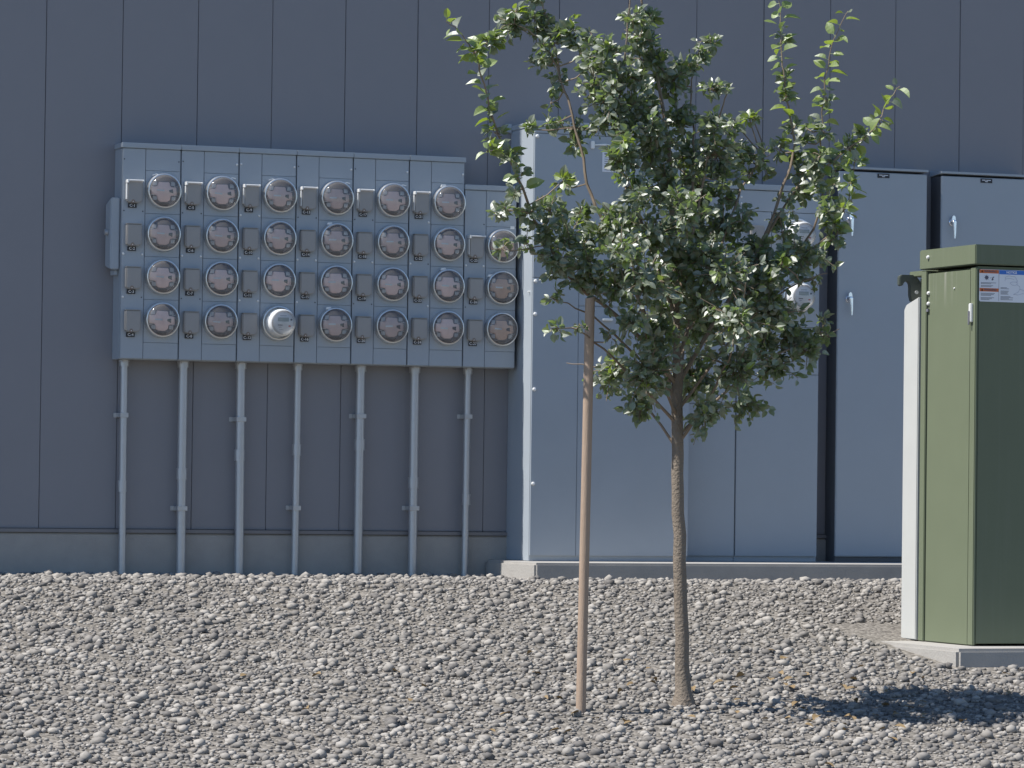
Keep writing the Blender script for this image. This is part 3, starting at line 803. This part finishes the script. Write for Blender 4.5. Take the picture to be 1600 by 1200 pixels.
# leaf clumps: centre, radius
CLUMPS = [
    (-0.665, 0.28, 2.728, 0.068, 0.05), (-0.58, 0.25, 2.768, 0.062, 0.05), (-0.497, 0.2, 2.703, 0.062, 0.05), (-0.741, 0.28, 2.672, 0.039, 0.05),
    (-0.543, 0.2, 2.613, 0.052, 0.05), (-0.425, 0.15, 2.676, 0.047, 0.05), (-0.37, 0.15, 2.699, 0.026, 0.05), (-0.55, 0.25, 2.576, 0.036, 0.05),
    (-0.494, 0.2, 2.517, 0.042, 0.05), (-0.507, 0.25, 2.423, 0.023, 0.05), (-0.402, -0.1, 2.575, 0.073, 0.05), (-0.313, -0.12, 2.501, 0.078, 0.05),
    (-0.414, 0.0, 2.482, 0.068, 0.05), (-0.372, -0.1, 2.424, 0.083, 0.05), (-0.224, 0.0, 2.671, 0.073, 0.05), (-0.179, 0.03, 2.766, 0.057, 0.05),
    (-0.3, -0.1, 2.738, 0.052, 0.05), (-0.139, 0.0, 2.573, 0.068, 0.05), (-0.075, 0.05, 2.503, 0.078, 0.05), (0.03, 0.1, 2.591, 0.057, 0.05),
    (0.137, 0.12, 2.69, 0.047, 0.05), (0.078, 0.1, 2.651, 0.047, 0.05), (0.012, -0.18, 2.466, 0.047, 0.05), (0.073, -0.18, 2.464, 0.031, 0.05),
    (-0.192, 0.0, 2.403, 0.088, 0.05), (-0.036, 0.05, 2.376, 0.088, 0.05), (-0.324, -0.12, 2.285, 0.088, 0.05), (-0.405, -0.05, 2.325, 0.057, 0.05),
    (-0.547, 0.2, 2.334, 0.031, 0.05), (-0.408, 0.18, 2.323, 0.047, 0.05), (-0.47, 0.2, 2.327, 0.031, 0.05), (-0.162, 0.0, 2.238, 0.104, 0.05),
    (-0.353, -0.14, 2.168, 0.088, 0.05), (0.021, 0.1, 2.227, 0.104, 0.05), (0.027, -0.15, 2.324, 0.073, 0.05), (0.291, 0.2, 2.372, 0.047, 0.05),
    (0.365, 0.2, 2.402, 0.021, 0.05), (0.073, -0.1, 2.214, 0.088, 0.05), (0.321, 0.2, 2.258, 0.073, 0.05), (0.414, 0.2, 2.225, 0.047, 0.05),
    (-0.105, 0.0, 2.086, 0.114, 0.05), (-0.322, -0.2, 2.039, 0.088, 0.05), (0.123, 0.2, 2.109, 0.114, 0.05), (0.108, -0.1, 2.126, 0.057, 0.05),
    (-0.849, -0.22, 2.166, 0.039, 0.05), (-0.621, 0.2, 2.31, 0.034, 0.05), (-0.8, -0.2, 2.09, 0.026, 0.05), (-0.851, -0.15, 1.959, 0.047, 0.05),
    (-0.74, -0.14, 1.951, 0.047, 0.05), (-0.639, -0.1, 1.957, 0.057, 0.05), (-0.481, 0.15, 2.081, 0.036, 0.05), (-0.436, 0.1, 1.964, 0.052, 0.05),
    (-0.664, -0.1, 1.876, 0.068, 0.05), (-0.536, -0.05, 1.858, 0.073, 0.05), (-0.407, 0.0, 1.891, 0.073, 0.05), (-0.361, -0.1, 1.937, 0.078, 0.05),
    (-0.857, -0.15, 1.806, 0.029, 0.05), (-0.747, -0.12, 1.837, 0.036, 0.05), (-0.622, -0.12, 1.775, 0.073, 0.05), (-0.473, -0.1, 1.761, 0.083, 0.05),
    (-0.42, -0.3, 1.778, 0.104, 0.05), (-0.243, -0.2, 1.865, 0.125, 0.05), (0.14, 0.3, 1.932, 0.125, 0.05), (0.194, 0.1, 1.949, 0.094, 0.05),
    (0.189, -0.1, 1.95, 0.052, 0.05), (0.408, 0.1, 1.983, 0.036, 0.05), (-0.63, -0.1, 1.731, 0.036, 0.05), (-0.513, -0.1, 1.684, 0.042, 0.05),
    (-0.404, -0.2, 1.653, 0.088, 0.05), (-0.331, -0.35, 1.679, 0.114, 0.05), (0.027, 0.1, 1.71, 0.125, 0.05), (0.018, -0.3, 1.717, 0.125, 0.05),
    (0.321, 0.0, 1.792, 0.088, 0.05), (0.416, -0.1, 1.816, 0.083, 0.05), (0.501, -0.15, 1.816, 0.052, 0.05), (0.532, 0.08, 2.091, 0.052, 0.05),
    (0.519, -0.18, 1.983, 0.052, 0.05), (0.554, -0.18, 1.889, 0.039, 0.05), (0.502, 0.08, 2.22, 0.047, 0.05), (0.503, -0.1, 2.176, 0.039, 0.05),
    (0.679, 0.1, 2.229, 0.047, 0.05), (0.473, -0.1, 2.278, 0.031, 0.05), (0.464, 0.08, 2.48, 0.036, 0.05), (0.495, 0.08, 2.351, 0.029, 0.05),
    (0.81, 0.12, 2.337, 0.031, 0.05), (-0.602, -0.1, 1.626, 0.031, 0.05), (-0.571, -0.25, 1.513, 0.021, 0.05), (-0.679, -0.3, 1.491, 0.036, 0.05),
    (-0.376, -0.3, 1.517, 0.068, 0.05), (-0.415, -0.2, 1.469, 0.036, 0.05), (-0.211, -0.2, 1.512, 0.114, 0.05), (0.174, 0.3, 1.539, 0.125, 0.05),
    (0.03, -0.4, 1.537, 0.125, 0.05), (0.334, -0.1, 1.582, 0.099, 0.05), (0.5, 0.1, 1.515, 0.073, 0.05), (0.658, 0.1, 1.572, 0.023, 0.05),
    (0.281, -0.15, 1.706, 0.078, 0.05), (0.674, 0.12, 1.52, 0.026, 0.05), (0.386, 0.2, 1.673, 0.114, 0.05), (-0.088, -0.1, 1.774, 0.104, 0.05),
    (0.003, -0.15, 1.621, 0.117, 0.05), (-0.289, 0.1, 1.341, 0.088, 0.05), (-0.263, -0.2, 1.334, 0.119, 0.05), (0.104, 0.2, 1.326, 0.13, 0.05),
    (0.123, -0.2, 1.356, 0.13, 0.05), (0.444, 0.1, 1.383, 0.094, 0.05), (-0.162, 0.1, 1.202, 0.078, 0.05), (0.03, -0.1, 1.177, 0.094, 0.05),
    (0.303, 0.1, 1.224, 0.078, 0.05), (-0.227, 0.0, 2.927, 0.088, 0.05), (-0.29, 0.0, 3.065, 0.068, 0.05), (-0.574, 0.22, 2.881, 0.052, 0.05),
    (0.462, 0.09, 2.565, 0.031, 0.05), (0.448, 0.1, 2.712, 0.018, 0.05), (0.509, -0.18, 2.317, 0.029, 0.05), (0.505, -0.16, 2.228, 0.039, 0.05),
    (0.503, -0.2, 2.457, 0.021, 0.05), (0.752, 0.12, 2.3, 0.036, 0.05), (0.907, 0.14, 2.414, 0.023, 0.05), (-0.403, 0.0, 2.623, 0.042, 0.05),
    (-0.428, 0.05, 2.55, 0.047, 0.05), (-0.303, -0.1, 2.376, 0.068, 0.05), (-0.937, -0.2, 2.325, 0.016, 0.05), (-0.917, -0.2, 2.252, 0.023, 0.05),
    (-0.769, 0.28, 2.655, 0.039, 0.9), (-1.023, -0.28, 2.554, 0.023, 0.9), (-0.66, 0.26, 2.783, 0.036, 0.7), (0.637, -0.2, 2.205, 0.023, 0.95),
    (0.621, -0.2, 2.114, 0.021, 0.95), (0.588, -0.2, 2.01, 0.023, 0.9), (0.354, 0.2, 2.386, 0.021, 0.95), (-0.398, -0.22, 2.231, 0.031, 0.8),
    (0.319, -0.2, 1.782, 0.034, 0.5), (-0.433, 0.15, 2.25, 0.016, 0.3), (-0.586, -0.1, 2.085, 0.026, 0.8), (0.538, -0.2, 1.944, 0.031, 0.6),
    (-0.967, -0.25, 2.171, 0.023, 0.9), (0.442, 0.1, 2.266, 0.034, 0.05), (0.498, -0.1, 2.103, 0.039, 0.05), (0.444, 0.05, 2.054, 0.031, 0.05),
    (0.632, 0.0, 2.121, 0.031, 0.05), (0.504, -0.15, 2.028, 0.036, 0.05), (0.526, 0.05, 2.167, 0.036, 0.05), (-0.467, 0.15, 2.704, 0.047, 0.3),
    (-0.425, 0.1, 2.624, 0.036, 0.05), (-0.818, -0.18, 2.02, 0.031, 0.05), (0.463, -0.12, 2.333, 0.026, 0.05), (0.747, 0.12, 2.273, 0.026, 0.05),
    (-0.033, 0.05, 2.531, 0.052, 0.05), (-0.406, -0.05, 2.401, 0.052, 0.05), (0.4, -0.1, 1.996, 0.023, 0.05), (0.351, 0.2, 2.17, 0.036, 0.05),
    (-0.571, 0.25, 2.709, 0.047, 0.05), (0.338, 0.1, 1.85, 0.078, 0.05), (0.328, -0.1, 1.653, 0.073, 0.05), (0.506, 0.0, 1.824, 0.052, 0.05),
    (0.457, 0.1, 1.927, 0.039, 0.05), (0.473, -0.15, 1.725, 0.034, 0.05), (0.578, 0.1, 1.452, 0.073, 0.05), (0.255, 0.1, 1.665, 0.094, 0.05),
    (-0.445, -0.1, 1.686, 0.062, 0.05), (-0.454, 0.05, 1.807, 0.062, 0.05), (-0.008, -0.2, 1.797, 0.099, 0.05), (0.023, 0.25, 1.638, 0.104, 0.05),
    (-0.192, 0.15, 1.912, 0.073, 0.05), (0.215, 0.15, 2.057, 0.057, 0.05), (0.615, 0.1, 1.518, 0.036, 0.05), (0.417, 0.2, 1.503, 0.088, 0.05),
    (-0.15, -0.3, 1.963, 0.088, 0.05), (-0.227, -0.15, 2.299, 0.073, 0.05), (-0.18, 0.1, 2.606, 0.057, 0.05), (-0.326, 0.05, 2.529, 0.052, 0.05),
]

TB = Vector(TREE_BASE)
TB.z = ground_z(TB.y) - 0.01
TB.z = min(TB.z, TREE_BASE[2] + 0.02)
tree = thing('young_tree', tuple(TB), 'young leafy tree with glossy leaves standing in front of the cabinets', 'tree')
def smooth_path(pts, k=4):
    P = [Vector(p) for p in pts]
    out = []
    for i in range(len(P) - 1):
        p0, p1, p2, p3 = P[max(i - 1, 0)], P[i], P[i + 1], P[min(i + 2, len(P) - 1)]
        for j in range(k):
            t = j / k
            out.append(0.5 * ((2 * p1) + (p2 - p0) * t + (2 * p0 - 5 * p1 + 4 * p2 - p3) * t * t + (3 * p1 - p0 - 3 * p2 + p3) * t ** 3))
    out.append(P[-1])
    return out
tr_rnd = random.Random(21)
allpts = []
shoots = []
for bi, (pts, ra, rb, bare) in enumerate(BRANCHES):
    sp = smooth_path(pts)
    n = len(sp)
    sp = [p + Vector((tr_rnd.gauss(0, .0025), tr_rnd.gauss(0, .0025), tr_rnd.gauss(0, .0025))) if 0 < i < n - 1 else p for i, p in enumerate(sp)]
    rad = [(ra + (rb - ra) * (i / (n - 1)) ** 0.6) * (1.0 if bi == 0 else 0.8) for i in range(n)]
    if bi == 0:
        rad[0] *= 1.75
        rad[1] *= 1.12
    me = MB().tube(sp, rad, 12 if bi == 0 else 7).mesh('trunk' if bi == 0 else 'branch', 'bark' if bi < 3 else 'twig')
    ob('trunk' if bi == 0 else 'branch', me, tree)
    if bi > 0:
        allpts += sp
    if bare:
        shoots.append(sp)

# leaf shapes: ovate, folded along the midrib, tip bent down, the edge lightly toothed
def leaf_geo(L, Wd, fold, droop, twist):
    vs_, fs_ = [], []
    T = [0.0, 0.18, 0.42, 0.66, 0.86, 1.0]
    Wt = [0.05, 0.78, 1.0, 0.80, 0.42, 0.0]
    for i, t in enumerate(T):
        y = L * t
        z = -droop * L * t * t
        w = Wd * 0.5 * Wt[i] * (1.06 if i % 2 else 0.97)
        tw = twist * t
        for sgn in (-1, 0, 1):
            xx = sgn * w
            zz = z + abs(sgn) * w * math.tan(fold)
            vs_.append((xx * math.cos(tw) - (zz - z) * math.sin(tw), y, z + xx * math.sin(tw) + (zz - z) * math.cos(tw)))
    for i in range(len(T) - 1):
        a = i * 3
        fs_ += [(a, a + 1, a + 4, a + 3), (a + 1, a + 2, a + 5, a + 4)]
    # stalk
    k = len(vs_)
    vs_ += [(-0.0009, -0.014, 0.002), (0.0009, -0.014, 0.002), (0.0009, 0.002, 0), (-0.0009, 0.002, 0)]
    fs_.append((k, k + 1, k + 2, k + 3))
    return np.array(vs_), fs_
LEAVES = [leaf_geo(0.046, 0.034, 0.30, 0.18, 0.15), leaf_geo(0.050, 0.033, 0.42, 0.30, -0.2), leaf_geo(0.040, 0.032, 0.20, 0.10, 0.3), leaf_geo(0.044, 0.028, 0.55, 0.35, 0.0)]

def rot_from(dirv, nrm, roll):
    y = Vector(dirv).normalized()
    z = Vector(nrm)
    z = z - y * z.dot(y)
    z = z.normalized() if z.length > 1e-4 else y.orthogonal().normalized()
    x = y.cross(z)
    m = Matrix((x, y, z)).transposed()
    return Matrix.Rotation(roll, 3, y) @ m

inst = []       # (position, rotation 3x3, scale, shape, young)
twigs = MB()
UP = Vector((0, 0, 1))
# leaves set singly along the long shoots
for sp in shoots:
    n = len(sp)
    k = 0
    for i in range(int(n * 0.42), n):
        a, b = sp[i - 1], sp[i]
        ln = (b - a).length
        m = max(1, int(round(ln / 0.017)))
        for j in range(m):
            k += 1
            p = a.lerp(b, (j + tr_rnd.random()) / m)
            ax = (b - a).normalized()
            side = ax.orthogonal().normalized()
            side = Matrix.Rotation(k * 2.4 + tr_rnd.uniform(-.4, .4), 3, ax) @ side
            d = (side + ax * tr_rnd.uniform(0.1, 0.6) + UP * tr_rnd.uniform(-0.35, 0.25)).normalized()
            frac = i / n
            inst.append((p + d * 0.014, rot_from(d, UP + Vector((tr_rnd.gauss(-.35, .5), tr_rnd.gauss(-.35, .5), 0)), tr_rnd.gauss(0, .3)), tr_rnd.uniform(0.95, 1.55) * (1.0 if frac < .93 else .75), tr_rnd.randrange(4), 1 if tr_rnd.random() < 0.75 else 0))
n_shoot = len(inst)
# clumps on twigs
for (cx, cy, cz, cr, yp) in CLUMPS:
    c = Vector((cx, cy, cz))
    near = min(allpts, key=lambda q: (q - c).length)
    if (near - c).length > 0.004:
        mid = near.lerp(c, 0.5) + Vector((tr_rnd.gauss(0, .01), tr_rnd.gauss(0, .01), -0.01))
        twigs.tube([near, mid, c], [0.0035, 0.0028, 0.0022], 5)
    cnt = int(3 + (cr * 385) ** 2 * 0.15)
    nt_ = max(2, cnt // 7)
    for i in range(nt_):
        v = Vector((tr_rnd.gauss(0, 1), tr_rnd.gauss(0, 1.15), tr_rnd.gauss(0, 1)))
        v = v.normalized() * (cr * tr_rnd.uniform(0.2, 1.4))
        e = c + v
        s0 = c + v * tr_rnd.uniform(0.0, 0.25)
        twigs.tube([s0, (s0 + e) / 2 + Vector((0, 0, 0.006)), e], [0.0021, 0.0017, 0.0012], 4)
        for j in range(7):
            p = s0.lerp(e, min(1.05, 0.25 + 0.8 * tr_rnd.random()))
            d = Vector((tr_rnd.gauss(0, 1), tr_rnd.gauss(0, 1), tr_rnd.gauss(0.0, 0.75))).normalized()
            d = (d + v.normalized() * 0.5).normalized()
            nrm = UP * 0.55 + Vector((-0.50, -0.48, 0)) + v.normalized() * 0.30 + Vector((tr_rnd.gauss(0, .55), tr_rnd.gauss(0, .55), tr_rnd.gauss(0, .45)))    # blades turn to the open, sunny side
            inst.append((p + d * 0.012, rot_from(d, nrm, tr_rnd.gauss(0, .45)), tr_rnd.uniform(0.48, 0.92) * (1.25 if yp > .2 else 1), tr_rnd.randrange(4), 1 if tr_rnd.random() < yp else 0))
# the 300 leaves that show largest stand as single objects: the bare shoots first, then the ones nearest the street
order = list(range(n_shoot))
tr_rnd.shuffle(order)
order = order[:190]
rest = sorted(range(n_shoot, len(inst)), key=lambda i: inst[i][0].y - inst[i][2] * 0.05)
single = set(order + rest[:300 - len(order)])
leaf_me = {}
for s in range(4):
    for yg in (0, 1):
        mb = MB().add(LEAVES[s][0].tolist(), LEAVES[s][1])
        leaf_me[(s, yg)] = mb.mesh('leaf', 'youngleaf' if yg else 'leaf', smooth=False)
def joined(name, idx, yg):
    V, Fq = [], []
    k = 0
    for i in idx:
        p, R_, sc, s, _ = inst[i]
        A = LEAVES[s][0] @ np.array(R_).T * sc + np.array(p)
        V.append(A)
        Fq += [tuple(q + k for q in f) for f in LEAVES[s][1]]
        k += len(A)
    me = bpy.data.meshes.new(name)
    me.from_pydata(np.vstack(V).tolist(), [], Fq)
    me.materials.append(MT['youngleaf' if yg else 'leaf'])
    return me
crown = ob('crown', joined('crown', [i for i in range(len(inst)) if i not in single and not inst[i][4]], 0), tree)
crown['kind'] = 'stuff'
yc = ob('young_leaves', joined('young_leaves', [i for i in range(len(inst)) if i not in single and inst[i][4]], 1), crown)
yc['kind'] = 'stuff'
tw_ = ob('twigs', twigs.mesh('twigs', 'twig'), crown)
tw_['kind'] = 'stuff'
for i in sorted(single):
    p, R_, sc, s, yg = inst[i]
    ob('leaf', leaf_me[(s, yg)], crown, tuple(p), R_.to_euler(), (sc, sc, sc))

# stake beside the tree
stk = thing('tree_stake', (0.853, -5.35, ground_z(-5.35) - 0.02), 'round brown wooden stake standing left of the tree trunk', 'stake')
h_ = 1.234 - (ground_z(-5.35) - 0.02)
pp = MB()
nn = 14
for i in range(13):
    t = i / 12
    for k in range(nn):
        q = 2 * math.pi * k / nn
        r = 0.0192 * (1.04 - 0.05 * t) * (1 + 0.03 * math.sin(3 * q + 4 * t) + 0.012 * math.sin(9 * q))
        pp.v.append((0.017 * t + r * math.cos(q), r * math.sin(q), h_ * t + (0.004 * math.cos(q) if i == 12 else 0)))
for i in range(12):
    for k in range(nn):
        l = (k + 1) % nn
        pp.f.append((i * nn + k, i * nn + l, (i + 1) * nn + l, (i + 1) * nn + k))
pp.f.append(tuple(12 * nn + k for k in range(nn)))
ob('pole', pp.mesh('pole', 'stake', bevel=0.0), stk)
# ================================================================ loose stones on the ground
g_rng = np.random.default_rng(5)
N = 68000
gx = g_rng.uniform(-2.2, 6.2, N)
gy = -0.03 - 7.3 * g_rng.random(N) ** 0.85
keep = ~(((gx > 2.40) & (gx < 6.15) & (gy > -0.80)) | ((gx > 3.03) & (gx < 5.2) & (gy < -2.9) & (gy > -4.3)))
gx, gy = gx[keep], gy[keep]
N = len(gx)
ico = np.array([(1, 0, 0), (-1, 0, 0), (0, 1, 0), (0, -1, 0), (0, 0, 1), (0, 0, -1)] + [(a * .62, b * .62, c_ * .62) for a in (-1, 1) for b in (-1, 1) for c_ in (-1, 1)], float)
tri = []
cidx = {}
k = 6
for a in (-1, 1):
    for b in (-1, 1):
        for c_ in (-1, 1):
            cidx[(a, b, c_)] = k
            k += 1
for (a, b, c_), i in cidx.items():
    px = 0 if a > 0 else 1
    py = 2 if b > 0 else 3
    pz = 4 if c_ > 0 else 5
    f = [(px, py, i), (py, pz, i), (pz, px, i)]
    if a * b * c_ < 0:
        f = [q[::-1] for q in f]
    tri += f
tri = np.array(tri)
sc = np.minimum(0.026, 0.0055 + g_rng.exponential(0.0042, (N, 1))) * np.array([[1, 1, 0.7]]) * g_rng.uniform(0.75, 1.3, (N, 3))
ang = g_rng.uniform(0, 6.283, N)
jit = 1 + g_rng.uniform(-0.2, 0.2, (N, 14))
P = ico[None] * jit[:, :, None] * sc[:, None, :]
ca, sa = np.cos(ang)[:, None], np.sin(ang)[:, None]
Q = np.stack([P[:, :, 0] * ca - P[:, :, 1] * sa, P[:, :, 0] * sa + P[:, :, 1] * ca, P[:, :, 2]], -1)
gz = np.where(-gy <= 1.5, 0.0, -1.08 * (-gy - 1.5) / 10.5)
Q += np.stack([gx, gy, gz + sc[:, 2] * 0.45], -1)[:, None, :]
me = bpy.data.meshes.new('gravel')
vv = Q.reshape(-1, 3)
ff = (tri[None] + (np.arange(N) * 14)[:, None, None]).reshape(-1, 3)
me.vertices.add(len(vv))
me.vertices.foreach_set('co', vv.ravel().astype(np.float32))
me.loops.add(len(ff) * 3)
me.loops.foreach_set('vertex_index', ff.ravel().astype(np.int32))
me.polygons.add(len(ff))
me.polygons.foreach_set('loop_start', (np.arange(len(ff)) * 3).astype(np.int32))
me.update(calc_edges=True)
me.validate()
m = MT['stone']
nt = m.node_tree
b = nt.nodes['Principled BSDF']
geo = nt.nodes.new('ShaderNodeNewGeometry')
cr_ = nt.nodes.new('ShaderNodeValToRGB')
e = cr_.color_ramp.elements
e[0].position, e[0].color = 0.0, (0.13, 0.12, 0.11, 1)
e[1].position, e[1].color = 1.0, (0.37, 0.34, 0.30, 1)
x_ = e.new(0.5)
x_.color = (0.235, 0.215, 0.19, 1)
nt.links.new(geo.outputs['Random Per Island'], cr_.inputs[0])
nt.links.new(cr_.outputs[0], b.inputs['Base Color'])
me.materials.append(m)
# a few fallen leaves on the stones below the crown
fl = []
for i in range(90):
    lx, ly = TB.x + tr_rnd.gauss(0.25, 0.8), TB.y + tr_rnd.gauss(0, 0.6)
    d = Vector((tr_rnd.gauss(0, 1), tr_rnd.gauss(0, 1), 0)).normalized()
    fl.append((Vector((lx, ly, ground_z(ly) + 0.022)), rot_from(d, UP + Vector((tr_rnd.gauss(0, .25), tr_rnd.gauss(0, .25), 0)), 0), tr_rnd.uniform(.7, 1.1), tr_rnd.randrange(4), 0))
MT['dryleaf'] = mat('dry_leaf', (0.22, 0.15, 0.07), 0.7, var=0.3, scale=25)
keep_inst, inst = inst, fl
lm_ = joined('leaf_litter', range(len(fl)), 0)
lm_.materials[0] = MT['dryleaf']
lt = ob('leaf_litter', lm_)
lt['kind'] = 'stuff'
tag(lt, 'few dry brown leaves fallen on the gravel below the tree', 'leaf litter')
gr = ob('gravel', me)
gr['kind'] = 'stuff'
tag(gr, 'small grey and tan gravel stones covering the ground before the wall', 'gravel')
